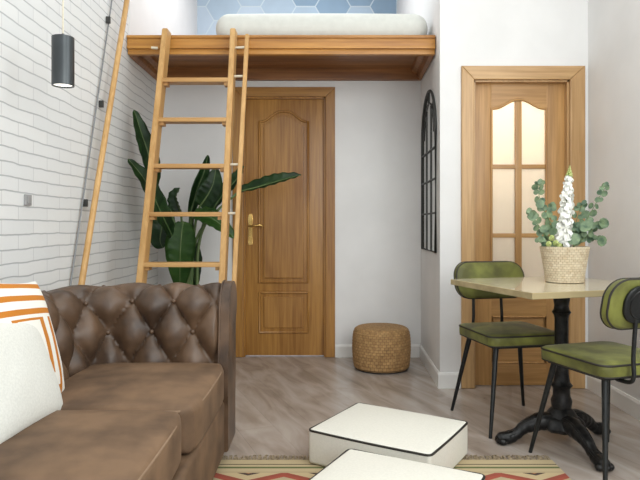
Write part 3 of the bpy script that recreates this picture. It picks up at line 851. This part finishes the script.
# ------------------------------------------------------------------ sofa
def sofa():
    so = empty('sofa', (-0.8, 1.6, 0), label='brown button-tufted sofa standing along the white brick wall', cat='sofa')
    ox, oy = -0.8, 1.6
    XI = -1.0; Y1 = 2.62; Y0 = 0.62; XE = -0.432; r = 0.16
    # centre path of the inner face
    path = []
    n1 = 90
    for i in range(n1 + 1): path.append((XE + (XI + r - XE) * i / n1, Y1, 0.0, 1.0))
    na = 26
    for i in range(1, na + 1):
        a = pi / 2 + (pi / 2) * i / na
        path.append((XI + r + r * cos(a), Y1 - r + r * sin(a), cos(a), sin(a)))
    n2 = 170
    for i in range(1, n2 + 1): path.append((XI, Y1 - r + (Y0 + r - Y1 + r) * i / n2, -1.0, 0.0))
    for i in range(1, na + 1):
        a = pi + (pi / 2) * i / na
        path.append((XI + r + r * cos(a), Y0 + r + r * sin(a), cos(a), sin(a)))
    for i in range(1, 40): path.append((XI + r + (XE - XI - r) * i / 39, Y0, 0.0, -1.0))
    prof_c = [(0.0, 0.06), (0.0, 0.22), (0.005, 0.40), (0.02, 0.52), (0.035, 0.62), (0.045, 0.69), (0.085, 0.752), (0.15, 0.772), (0.215, 0.752), (0.25, 0.70), (0.24, 0.65), (0.215, 0.60), (0.21, 0.45), (0.21, 0.25), (0.21, 0.06)]
    pr = catmull([(a, b, 0) for a, b in prof_c], 9)
    T = [0.0]
    for a, b in zip(pr, pr[1:]): T.append(T[-1] + (b - a).length)
    nr = []
    for i in range(len(pr)):
        a = pr[max(i - 1, 0)]; b = pr[min(i + 1, len(pr) - 1)]; t = (b - a).normalized()
        nr.append(Vector((-t.y, t.x, 0)))     # points to the seat side / up / outside
    def t_at(z):
        for i in range(len(pr)):
            if pr[i].y >= z: return T[i]
    t1 = t_at(0.712); h = 0.135; Wd = 0.182; u0 = 0.042
    tmin, tmax = t_at(0.30), t1 + 0.95 * h
    U = [0.0]
    for a, b in zip(path, path[1:]):
        rr = math.hypot(b[0] - a[0], b[1] - a[1])
        # corner: use the arc a little outside the inner face so cells stay evenly wide
        if abs(a[2]) > 1e-3 and abs(a[3]) > 1e-3: rr *= 1.25
        U.append(U[-1] + rr)
    def disp(u, t, u_end=None):
        a = (u - u0) / Wd + (t - t1) / (2 * h); b = (u - u0) / Wd - (t - t1) / (2 * h)
        k = (abs(sin(pi * a)) * abs(sin(pi * b))) ** 0.5
        w = 1.0
        if t > tmax - h * .6: w = max(0.0, min(1.0, (tmax + h * .2 - t) / (h * .8)))
        if t < tmin: w = max(0.0, 1 - (tmin - t) / 0.08)
        e = min(1.0, u / 0.03)
        base = 0.052 * k - 0.016
        base += 0.002 * noise.noise(Vector((u * 30, t * 30, 0)))
        return base * w * e
    bm = bmesh.new(); g = []
    for (px, py, nx, ny), u in zip(path, U):
        row = []
        for q, n_, t in zip(pr, nr, T):
            dd = disp(u, t)
            o = q.x + n_.x * dd; z = q.y + n_.y * dd
            row.append(bm.verts.new((px + nx * o - ox, py + ny * o - oy, z)))
        g.append(row)
    for A, B in zip(g, g[1:]):
        for i in range(len(A) - 1): bm.faces.new((A[i], A[i + 1], B[i + 1], B[i]))
        bm.faces.new((A[-1], A[0], B[0], B[-1]))
    bm.faces.new(g[0]); bm.faces.new(g[-1][::-1])
    up = link('tufted_upholstery', bm, M['leather'], so, 60)
    # buttons of the far arm and the start of the back
    tot = U[-1]
    for k, rows in ((0, 18), (-1, 18), (1, 6)):
        t = t1 + k * h
        i = min(range(len(T)), key=lambda j: abs(T[j] - t))
        for m_ in range(-1, rows):
            u = u0 + (m_ + (0.5 if k % 2 else 0)) * Wd
            if u < 0.05 or u > 1.9: continue
            j = min(range(len(U)), key=lambda q: abs(U[q] - u))
            px, py, nx, ny = path[j]
            o = pr[i].x - nr[i].x * 0.006; z = pr[i].y - nr[i].y * 0.006
            bb = bmesh.new(); bmesh.ops.create_uvsphere(bb, u_segments=12, v_segments=8, radius=0.011)
            link('button', bb, M['leather'], up, True, (px + nx * o - ox, py + ny * o - oy, z))
    # scroll-shaped front panel on the far arm
    for (yy, sg_) in ((Y1, 1), (Y0, -1)):
        bm = bmesh.new()
        pts = [(p.x + nr[i].x * 0.020 * (1 if p.y > .3 else .3), max(0.05, p.y + nr[i].y * 0.020)) for i, p in enumerate(pr)]
        A = [bm.verts.new((XE - 0.012 - ox, yy + sg_ * a - oy, b)) for a, b in pts]
        B = [bm.verts.new((XE + 0.032 - ox, yy + sg_ * a - oy, b)) for a, b in pts]
        bm.faces.new(A); f = bm.faces.new(B[::-1])
        for i in range(len(pts)): bm.faces.new((A[i], A[(i + 1) % len(pts)], B[(i + 1) % len(pts)], B[i]))
        bmesh.ops.bevel(bm, geom=list(f.edges), offset=0.010, segments=3, affect='EDGES', profile=0.6)
        link('arm_front', bm, M['leather'], so, 40)
        tube('arm_piping', [(XE - 0.010 - ox, yy + sg_ * a - oy, b) for a, b in pts[:-6]], 0.005, M['leather'], so, 8)
    # plain base
    def bdef(p): return p
    link('seat_base', rbox_bm(((-0.414 - XI + 0.05) / 2, (Y1 - Y0) / 2 - 0.004, 0.12), 0.02, 10, 3), M['suede'], so, True, ((-0.414 + XI - 0.05) / 2 - ox, (Y1 + Y0) / 2 - oy, 0.17))
    # cushions
    L = (Y1 - Y0) / 3
    for i in range(3):
        yc = Y1 - L * (i + .5)
        XF = (-0.412, -0.438, -0.46)[i]; hx_, hy_, hz_ = (XF - XI - 0.004) / 2, L / 2 - 0.004, 0.078
        def cdef(p):
            q = p.copy()
            kx = 1 - (p.x / hx_) ** 2; ky = 1 - (p.y / hy_) ** 2
            if p.z > 0: q.z += 0.020 * max(0, kx) ** .6 * max(0, ky) ** .6 + 0.002 * noise.noise(Vector((p.x * 9, p.y * 9, i * 3)))
            cc = (abs(p.x / hx_) ** 10) * (abs(p.y / hy_) ** 10)
            if p.x > 0: q.x -= 0.022 * cc; q.y -= 0.02 * cc * (1 if p.y > 0 else -1)
            if p.x > 0: q.x += 0.010 * max(0, ky) ** .5 * (p.x / hx_)
            return q
        cu = link('seat_cushion', rbox_bm((hx_, hy_, hz_), 0.026, 14, 5, cdef), M['suede'], so, True, ((XF + XI) / 2 - ox + .002, yc - oy, 0.372))
        pts = []
        for px, py in [(-hx_ + .1, hy_ - .006), (hx_ - .05, hy_ - .006)]: pts.append((px, py))
        pts += [(hx_ - .03, hy_ - .024), (hx_ - .004, hy_ - .07)]
        for k in range(1, 8): pts.append((hx_ - .001 + 0.010 * sin(pi * k / 8) ** .5, hy_ - .07 - (2 * hy_ - .14) * k / 8))
        pts += [(hx_ - .004, -hy_ + .07), (hx_ - .03, -hy_ + .024), (hx_ - .05, -hy_ + .006), (-hx_ + .1, -hy_ + .006)]
        tube('piping', [(a - .004, b, hz_ - 0.012) for a, b in pts], 0.0042, M['seam'], cu, 8)
    for x, y in ((-0.62, 2.6), (-1.15, 2.6), (-0.62, 0.7), (-1.15, 0.7)):
        tube('foot', [(x - ox, y - oy, 0.008 if x > -.63 and y < 2.69 else 0.0), (x - ox, y - oy, 0.06)], [0.02, 0.028], M['black'], so, 12)
    return so
sofa()

# ------------------------------------------------------------------ cushions on the sofa
def pillow_bm(w, h, th, n=22, pinch=0.06):
    bm = bmesh.new(); faces = []
    for sgn in (1, -1):
        g = []
        for i in range(n + 1):
            row = []
            for j in range(n + 1):
                a = -1 + 2 * i / n; b = -1 + 2 * j / n
                a = sin(a * pi / 2); b = sin(b * pi / 2)
                k = max(0, (1 - a * a)) ** .5 * max(0, (1 - b * b)) ** .5
                k = k ** 0.75
                x = a * w / 2 * (1 - pinch * (1 - b * b) * abs(a) ** 3); y = b * h / 2 * (1 - pinch * (1 - a * a) * abs(b) ** 3)
                z = sgn * th / 2 * k + 0.006 * k * noise.noise(Vector((x * 12, y * 12, sgn)))
                row.append(bm.verts.new((x, y, z)))
            g.append(row)
        for i in range(n):
            for j in range(n):
                q = (g[i][j], g[i + 1][j], g[i + 1][j + 1], g[i][j + 1])
                bm.faces.new(q if sgn > 0 else q[::-1])
    bmesh.ops.remove_doubles(bm, verts=bm.verts, dist=1e-5)
    return bm
def place_pillow(name, bm, m, cen, yaw, lean, roll, label):
    o = link(name, bm, m, None, True)
    # local z -> world +x (face), local y -> world up, local x -> world +y away
    base = Matrix(((0, 0, 1), (1, 0, 0), (0, 1, 0)))
    rot = Matrix.Rotation(yaw, 3, 'Z') @ Matrix.Rotation(lean, 3, 'Y') @ Matrix.Rotation(roll, 3, 'X') @ base
    o.matrix_world = Matrix.Translation(cen) @ rot.to_4x4()
    return tag(o, label, 'cushion')
place_pillow('throw_pillow', pillow_bm(0.46, 0.44, 0.13), M['patterned'], (-0.985, 1.975, 0.655), R(4), R(-16), R(-6), 'white cushion with ochre bands leaning on the sofa back')
place_pillow('throw_pillow', pillow_bm(0.46, 0.35, 0.12), M['pillow'], (-0.925, 1.80, 0.600), R(2), R(-21), R(-5), 'plain off-white cushion leaning in front of the banded one')

# ------------------------------------------------------------------ table
tc_ = Vector((1.172, 2.912)); TA = math.atan2(0.298, 0.955)
tb = empty('bistro_table', (tc_.x, tc_.y, 0), TA, label='square pale-topped bistro table on an ornate black cast-iron pedestal', cat='table')
bm = bmesh.new(); bm_box(bm, -0.360, 0.394, -0.258, 0.432, 0.731, 0.76)
bmesh.ops.bevel(bm, geom=bm.edges[:], offset=0.002, segments=1, affect='EDGES')
for f in bm.faces: f.material_index = 0 if f.normal.z > .9 else 1
link('tabletop', bm, [M['tabletop'], M['edge']], tb)
bm = bmesh.new()
prof = [(0.075, 0.125), (0.06, 0.15), (0.045, 0.165), (0.050, 0.20), (0.040, 0.225), (0.040, 0.26), (0.052, 0.275), (0.038, 0.29), (0.032, 0.33), (0.031, 0.50), (0.031, 0.60), (0.036, 0.615), (0.045, 0.628), (0.036, 0.64), (0.033, 0.66), (0.040, 0.70), (0.052, 0.715), (0.12, 0.722), (0.12, 0.731)]
lathe(bm, prof, 48, lambda a, z: 1 + (0.05 * abs(sin(a * 6)) if 0.29 < z < 0.61 else 0))
link('column', bm, M['iron'], tb, 40)
bm = bmesh.new()
lathe(bm, [(0.03, 0.05), (0.085, 0.06), (0.105, 0.08), (0.10, 0.105), (0.08, 0.125), (0.055, 0.135)], 36, lambda a, z: 1 + 0.05 * cos(9 * a))
link('base_hub', bm, M['iron'], tb, 40)
for wa, LS in ((186, 1.0), (-83, 1.16), (24, 0.92)):
    a = R(wa) - TA
    dx, dy = cos(a), sin(a)
    L = 0.34
    ctrl = [(0.04, 0.155, 0.050), (0.11, 0.165, 0.048), (0.17, 0.145, 0.040), (0.22, 0.10, 0.032), (0.26, 0.06, 0.028), (0.30, 0.040, 0.032), (0.345, 0.030, 0.030), (0.365, 0.024, 0.018)]
    cp = catmull([(q[0] * 0.88 * LS, q[1] * (0.62 if q[0] < .2 else 0.72), q[2] * 0.86) for q in ctrl], 5)
    bm = bmesh.new()
    bm_tube(bm, [(dx * p.x, dy * p.x, max(p.y, p.z + .001)) for p in cp], [p.z * (1 + 0.10 * abs(sin(i * 0.9))) for i, p in enumerate(cp)], 12)
    # scroll ribs along the top
    for sgn in (-1, 1):
        bm_tube(bm, [(dx * p.x - dy * sgn * p.z * .6, dy * p.x + dx * sgn * p.z * .6, p.y + p.z * .72) for p in cp[:-6]], 0.008, 6)
    link('leg', bm, M['iron'], tb, 50)
    bm = bmesh.new()
    for k in (-1.2, -0.4, 0.4, 1.2):
        ex = 0.312 * LS - abs(k) * 0.008
        px, py = dx * ex - dy * k * 0.020, dy * ex + dx * k * 0.020
        r_ = bmesh.ops.create_uvsphere(bm, u_segments=10, v_segments=8, radius=0.0165)
        for v in r_['verts']: v.co = Vector((v.co.x * 1.35, v.co.y * 1.1, v.co.z))
        bmesh.ops.rotate(bm, verts=r_['verts'], cent=(0, 0, 0), matrix=Matrix.Rotation(a, 3, 'Z'))
        bmesh.ops.translate(bm, verts=r_['verts'], vec=(px, py, 0.0175))
    link('paw_foot', bm, M['iron'], tb, True)

# ------------------------------------------------------------------ chairs
def seat_pts(hw, hd, rr, z, n=6, k=1.0):
    pts = []
    for cx, cy, a0 in ((hw - rr, hd - rr, 0), (-hw + rr, hd - rr, pi / 2), (-hw + rr, -hd + rr, pi), (hw - rr, -hd + rr, 1.5 * pi)):
        for i in range(n + 1):
            t = a0 + pi / 2 * i / n
            pts.append((cx + rr * cos(t), cy + rr * sin(t), z))
    return pts
def slab_bm(hw, hd, rr, z0, z1, dome, edge=0.012, warp=None):
    """cushion with rounded-corner outline; layered rings closed by a domed top"""
    bm = bmesh.new(); rings = []
    lev = [(0.9, z0 + 0.0), (0.985, z0 + edge * .4), (1.0, z0 + edge), (1.0, z1 - edge), (0.985, z1 - edge * .35), (0.95, z1)]
    for k in (0.8, 0.6, 0.4, 0.2): lev.append((k, z1 + dome * (1 - k * k)))
    for k, z in lev: rings.append([bm.verts.new((x * k, y * k, z)) for x, y, _ in seat_pts(hw, hd, rr, 0, 8)])
    for A, B in zip(rings, rings[1:]):
        for i in range(len(A)): bm.faces.new((A[i], A[(i + 1) % len(A)], B[(i + 1) % len(A)], B[i]))
    bm.faces.new(rings[0][::-1]); bm.faces.new(rings[-1])
    if warp:
        for v in bm.verts: v.co = warp(v.co)
    return bm
def chair(loc, rz, label):
    ch = empty('dining_chair', (*loc, 0), rz, label=label, cat='chair', group='green velvet chairs at the bistro table')
    # the sitter faces local -y
    link('seat', slab_bm(0.205, 0.205, 0.05, 0.436, 0.498, 0.010, 0.014), M['velvet'], ch, 50)
    tube('seat_piping', seat_pts(0.204, 0.204, 0.05, 0.489, 8), 0.0045, M['piping'], ch, 8, True)
    tube('seat_piping', seat_pts(0.202, 0.202, 0.05, 0.442, 8), 0.0035, M['piping'], ch, 8, True)
    bm = bmesh.new(); bm_box(bm, -0.17, 0.17, -0.17, 0.17, 0.424, 0.436)
    link('seat_frame', bm, M['black'], ch)
    for sx in (-1, 1):
        for sy in (-1, 1):
            tube('leg', [(sx * 0.15, sy * 0.15, 0.43), (sx * 0.222, sy * 0.228, 0.0)], [0.014, 0.0085], M['black'], ch, 10)
    # backrest: upholstered pad, bent around the sitter
    def warp(c):     # local pad lies in x (width), y (height), z (thickness)
        x, y, z = c
        bend = 0.34 * x * x
        zz = 0.737 + y
        return Vector((x, 0.205 + z - bend + (zz - .64) * 0.22, zz))
    # front side of the pad faces the sitter (-y): build with z toward -y
    def warp2(c): return warp((c[0], c[1], -c[2]))
    link('backrest', slab_bm(0.207, 0.101, 0.078, -0.022, 0.026, 0.008, 0.012, warp2), M['velvet'], ch, 50)
    tube('backrest_piping', [warp2(Vector(p)) for p in seat_pts(0.206, 0.100, 0.078, 0.018, 8)], 0.0045, M['piping'], ch, 8, True)
    tube('backrest_piping', [warp2(Vector(p)) for p in seat_pts(0.206, 0.100, 0.078, -0.014, 8)], 0.0045, M['piping'], ch, 8, True)
    pl_ = link('back_plate', slab_bm(0.150, 0.076, 0.066, -0.036, -0.020, -0.001, 0.004, warp2), M['black'], ch, 50)
    bm = bmesh.new(); pts = seat_pts(0.125, 0.058, 0.052, -0.036, 8)
    bm_tube(bm, [warp2(Vector(p)) for p in pts], 0.004, 6, True)
    bm_tube(bm, [warp2(Vector((-.05, .02, -.037))), warp2(Vector((0, -.02, -.037))), warp2(Vector((.05, .02, -.037)))], 0.004, 6)
    link('plate_emboss', bm, M['iron'], pl_, 50)
    for sx in (-1, 1):
        b = warp((sx * 0.085, -0.06, 0.030))
        tube('back_support', catmull([b + Vector((0, 0, 0.04)), b, (sx * 0.088, 0.232, 0.53), (sx * 0.09, 0.236, 0.452), (sx * 0.09, 0.215, 0.424), (sx * 0.09, 0.15, 0.420)], 6), 0.0085, M['black'], ch, 10)
    return ch
chair((1.01, 3.22), R(11.5), 'green velvet chair behind the table, facing the viewer')
chair((1.252, 2.622), R(198), 'green velvet chair in front of the table, its back cut by the photo edge')

# ------------------------------------------------------------------ flower basket
fb = empty('flower_basket', (1.243, 3.05, 0.7605), label='pale woven basket of white flowers and eucalyptus on the bistro table', cat='potted flowers')
bm = bmesh.new()
lathe(bm, [(0.08, 0.0), (0.091, 0.003), (0.098, 0.05), (0.110, 0.12), (0.118, 0.172), (0.121, 0.178), (0.116, 0.181), (0.108, 0.172), (0.10, 0.15)], 48, lambda a, z: 1 + 0.006 * sin(z * 2 * pi / 0.014), cap=False)
bm2 = bm
rim = [v for v in bm.verts if abs(v.co.z) < 1e-6]; bm.faces.new(rim)
link('basket', bm, M['basket'], fb, 60)
bm = bmesh.new(); lathe(bm, [(0.10, 0.148), (0.102, 0.155)], 24); link('soil', bm, M['soil'], fb)
# flower spike
def disc_leaf(bm, c, nrm, r, stretch=1.15):
    nrm = Vector(nrm).normalized()
    u = nrm.orthogonal().normalized(); v = nrm.cross(u)
    ctr = bm.verts.new(c - nrm * r * 0.18)
    ring = [bm.verts.new(c + u * r * stretch * cos(2 * pi * k / 10) + v * r * sin(2 * pi * k / 10)) for k in range(10)]
    for k in range(10): bm.faces.new((ctr, ring[k], ring[(k + 1) % 10]))
def pix(x, y, dy=0.0):   # position around the basket axis
    s = 600 / (3.05 + dy)
    return Vector(((x - 320) / s - 1.243, dy, CAMH + (225 - y) / s - 0.7605))
bm = bmesh.new()
sb0, sb1 = pix(563, 245, -0.02), pix(569, 176, -0.02)
rnd = random.Random(3)
for i in range(120):
    t = i / 120
    c = sb0.lerp(sb1, t); rad_ = 0.036 * (1 - t) ** .3 * (0.75 + .25 * (1 - t)) + 0.004
    a = i * 2.4
    c = c + Vector((cos(a), sin(a), 0)) * rad_ * rnd.uniform(.6, 1)
    for k in range(4):
        ang_ = rnd.uniform(0, 2 * pi)
        nrm = Vector((cos(a) + rnd.uniform(-.8, .8), sin(a) + rnd.uniform(-.8, .8), rnd.uniform(-.3, .9)))
        disc_leaf(bm, c + Vector((rnd.uniform(-1, 1), rnd.uniform(-1, 1), rnd.uniform(-1, 1))) * 0.007, nrm, 0.014 * (1 - .45 * t))
link('flower_spike', bm, M['petal'], fb, True)
bm = bmesh.new()
for i in range(26):
    t = i / 26
    c = sb1.lerp(pix(570, 165, -0.02), t) + Vector((cos(i * 2.4), sin(i * 2.4), 0)) * 0.012 * (1 - t)
    r_ = bmesh.ops.create_icosphere(bm, subdivisions=1, radius=0.007 * (1.2 - t))
    bmesh.ops.translate(bm, verts=r_['verts'], vec=c)
link('flower_buds', bm, M['bud'], fb, True)
tube('flower_stem', [pix(562, 262), sb0, sb1], 0.004, M['stem'], fb, 6)
# small white blossoms low left
bm = bmesh.new()
for (x, y) in ((552, 238), (556, 243), (549, 244), (560, 246)):
    for k in range(8):
        a = k * 2 * pi / 8
        disc_leaf(bm, pix(x, y, -0.05) + Vector((cos(a), -.3, sin(a))) * 0.008, (cos(a), -1, sin(a)), 0.009)
link('small_blossom', bm, M['bud'], fb, True)
sprigs = [
    [(560, 252), (553, 228), (543, 208), (538, 190), (540, 183)],
    [(558, 252), (546, 236), (536, 222), (529, 212)],
    [(566, 252), (580, 232), (590, 214), (600, 196), (606, 186)],
    [(566, 252), (584, 238), (597, 226), (604, 224)],
    [(568, 252), (582, 240), (592, 238), (602, 240)],
    [(564, 252), (574, 228), (580, 210), (584, 204)],
    [(560, 254), (548, 244), (540, 240)],
    [(562, 252), (572, 236), (578, 226)],
    [(558, 254), (551, 222), (552, 206)],
]
for si, sgm in enumerate(sprigs):
    dep = [0.0, -.03, .02, -.04, .03, 0.05, -.06, -.03, .04][si]
    cp = catmull([pix(x, y, dep * i / len(sgm)) for i, (x, y) in enumerate(sgm)], 5)
    st_ = tube('eucalyptus_stem', cp, [0.0028 - 0.0018 * i / len(cp) for i in range(len(cp))], M['stem'], fb, 6)
    bm = bmesh.new()
    for i in range(4, len(cp), 2):
        t = i / len(cp)
        for sgn in (-1, 1):
            r_ = 0.021 * (1.15 - .62 * t) * rnd.uniform(.8, 1.15)
            off = Vector((rnd.uniform(.4, 1) * sgn, rnd.uniform(-.6, .6), rnd.uniform(-.2, .5))).normalized() * r_ * 1.05
            disc_leaf(bm, cp[i] + off, (rnd.uniform(-.6, .6), -1, rnd.uniform(-.5, .8)), r_)
    disc_leaf(bm, cp[-1] + Vector((0, 0, .008)), (rnd.uniform(-.4, .4), -1, .2), 0.012, 1.4)
    link('leaves', bm, M['euc'], st_, True)
bm = bmesh.new()
disc_leaf(bm, pix(602, 241, -.04), (.2, -1, .1), 0.026)
disc_leaf(bm, pix(604, 223, -.03), (.2, -.8, .6), 0.026, 1.5)
disc_leaf(bm, pix(586, 226, -.03), (-.2, -.8, .6), 0.028, 1.5)
disc_leaf(bm, pix(574, 239, -.05), (-.2, -.9, .5), 0.028, 1.3)
disc_leaf(bm, pix(533, 216, -.03), (.1, -1, .1), 0.024, 1.2)
disc_leaf(bm, pix(540, 204, -.02), (.1, -1, .3), 0.022, 1.2)
link('broad_leaves', bm, M['euc'], fb, True)

# ------------------------------------------------------------------ big leafy plant in the corner
YP = 4.36; SP = 600 / YP
bpn = empty('potted_plant', ((188 - 320) / SP, YP, 0), label='tall dark green paddle-leaf plant standing in the corner behind the ladder', cat='plant')
def pp(x, y, dy=0.0):
    s = 600 / (YP + dy)
    return Vector(((x - 320) / s - bpn.location.x, dy, CAMH + (225 - y) / s))
bm = bmesh.new(); lathe(bm, [(0.10, 0.0), (0.13, 0.004), (0.15, 0.12), (0.16, 0.27), (0.165, 0.28), (0.155, 0.285), (0.15, 0.24)], 40, cap=False)
bm.faces.new([v for v in bm.verts if abs(v.co.z) < 1e-6]); link('pot', bm, M['seagrass'], bpn, 60)
bm = bmesh.new(); lathe(bm, [(0.145, 0.235), (0.148, 0.25)], 24); link('soil', bm, M['soil'], bpn)
def big_leaf(mid, width, m, facing=(0.2, -1, 0.1), fold=0.25, asym=1.0):
    """mid: points of the midrib; width: half width in metres"""
    cp = catmull(mid, 8); n = len(cp); F = Vector(facing).normalized()
    bm = bmesh.new(); rows = []
    for i, p in enumerate(cp):
        t = i / (n - 1)
        tg = (cp[min(i + 1, n - 1)] - cp[max(i - 1, 0)]).normalized()
        sd = tg.cross(F).normalized(); nn = sd.cross(tg).normalized()
        w = width * (sin(pi * min(1, t * 1.02 + .02)) ** 0.62) * (1.15 - .35 * t) + 0.002
        w = width * max(0.03, (sin(pi * (0.04 + 0.95 * t) ** 0.85)) ** 0.7)
        row = []
        for k in range(-4, 5):
            q = k / 4
            rip = 0.006 * sin(t * 40 + q * 2) * abs(q)
            row.append(bm.verts.new(p + sd * w * q * (asym if q > 0 else 1) + nn * (abs(q) * w * fold + rip)))
        rows.append(row)
    for A, B in zip(rows, rows[1:]):
        for k in range(8): bm.faces.new((A[k], A[k + 1], B[k + 1], B[k]))
    r = bmesh.ops.solidify(bm, geom=bm.faces[:], thickness=0.0015)
    o = link('leaf', bm, m, bpn, True)
    tube('midrib', [p + F * 0.002 for p in cp], [0.006 * (1 - .8 * i / n) for i in range(n)], M['stem'], o, 6)
    return o
def petiole(pts, r=0.010, m='stem'): tube('leaf_stalk', catmull(pts, 8), [r * (1.3 - .5 * i / (8 * (len(pts) - 1))) for i in range(8 * (len(pts) - 1) + 1)], M[m], bpn, 8)
root = pp(188, 330)
def go(top, pts, w, m, facing=(0.2, -1, 0.1), fold=0.25, via=None, asym=1.0):
    petiole([pp(188 + random.uniform(-5, 5), 328), via or (pp(190, 280)), pts[0]])
    big_leaf(pts, w, M[m], facing, fold, asym)
# upright leaf far left
go(0, [pp(155, 186, -.30), pp(150, 160, -.38), pp(142, 135, -.42), pp(134, 110, -.44)], 0.060, 'leaf', (0.7, -1, 0.1), .35, pp(172, 235, .02))
# leaf drooping left
go(0, [pp(172, 236, -.2), pp(162, 215, -.34), pp(146, 182, -.46), pp(128, 159, -.52)], 0.066, 'leaf', (0.8, -1, 0.5), .3, pp(180, 260))
go(0, [pp(166, 205, .05), pp(163, 222, .02), pp(160, 240, .0), pp(163, 248, 0)], 0.085, 'leaf', (0.3, -1, 0.1), .2, pp(176, 230, .03))
# dark upright stems and rolled leaf
go(0, [pp(190, 215, .05), pp(197, 190, .05), pp(204, 172, .05), pp(208, 155, .05)], 0.045, 'leaf', (0.3, -1, 0.0), .9, pp(189, 260, .03))
go(0, [pp(181, 212, .1), pp(178, 205, .1), pp(176, 196, .1), pp(180, 188, .1)], 0.05, 'leaf', (-0.6, -1, 0.0), .9, pp(184, 250, .03))
# oval leaf
go(0, [pp(200, 206, -.03), pp(207, 196, -.05), pp(213, 184, -.05), pp(216, 168, -.03)], 0.082, 'leaf', (0.2, -1, 0.2), .2, pp(194, 235, .0))
go(0, [pp(212, 212, .1), pp(222, 196, .12), pp(236, 180, .12), pp(244, 166, .1)], 0.060, 'leaf', (-0.6, -1, 0.2), .5, pp(198, 245, .05))
# long leaf reaching right
go(0, [pp(238, 192, .0), pp(262, 186, -.03), pp(282, 180, -.04), pp(301, 175, -.02)], 0.062, 'leaf', (0.1, -1, 0.9), .45, pp(196, 240, .0), .8)
# hanging oval leaves, lighter
go(0, [pp(183, 222, -.16), pp(181, 240, -.2), pp(180, 262, -.2), pp(180, 290, -.17)], 0.105, 'leaf_in', (0.1, -1, 0.25), .12, pp(188, 236, -.1))
go(0, [pp(192, 214, -.1), pp(206, 216, -.14), pp(220, 224, -.15), pp(234, 238, -.14)], 0.078, 'leaf_in', (0.2, -1, 0.9), .2, pp(190, 240, -.05))
go(0, [pp(190, 240, .0), pp(192, 256, .0), pp(193, 270, .0), pp(196, 286, .02)], 0.07, 'leaf', (0.4, -1, 0.1), .2, pp(190, 262, .0))
# stout trunk
petiole([pp(188, 330), pp(188, 290), pp(190, 250), pp(192, 212)], 0.020, 'leaf')
petiole([pp(196, 328), pp(197, 290), pp(198, 250), pp(206, 214)], 0.012, 'stem')
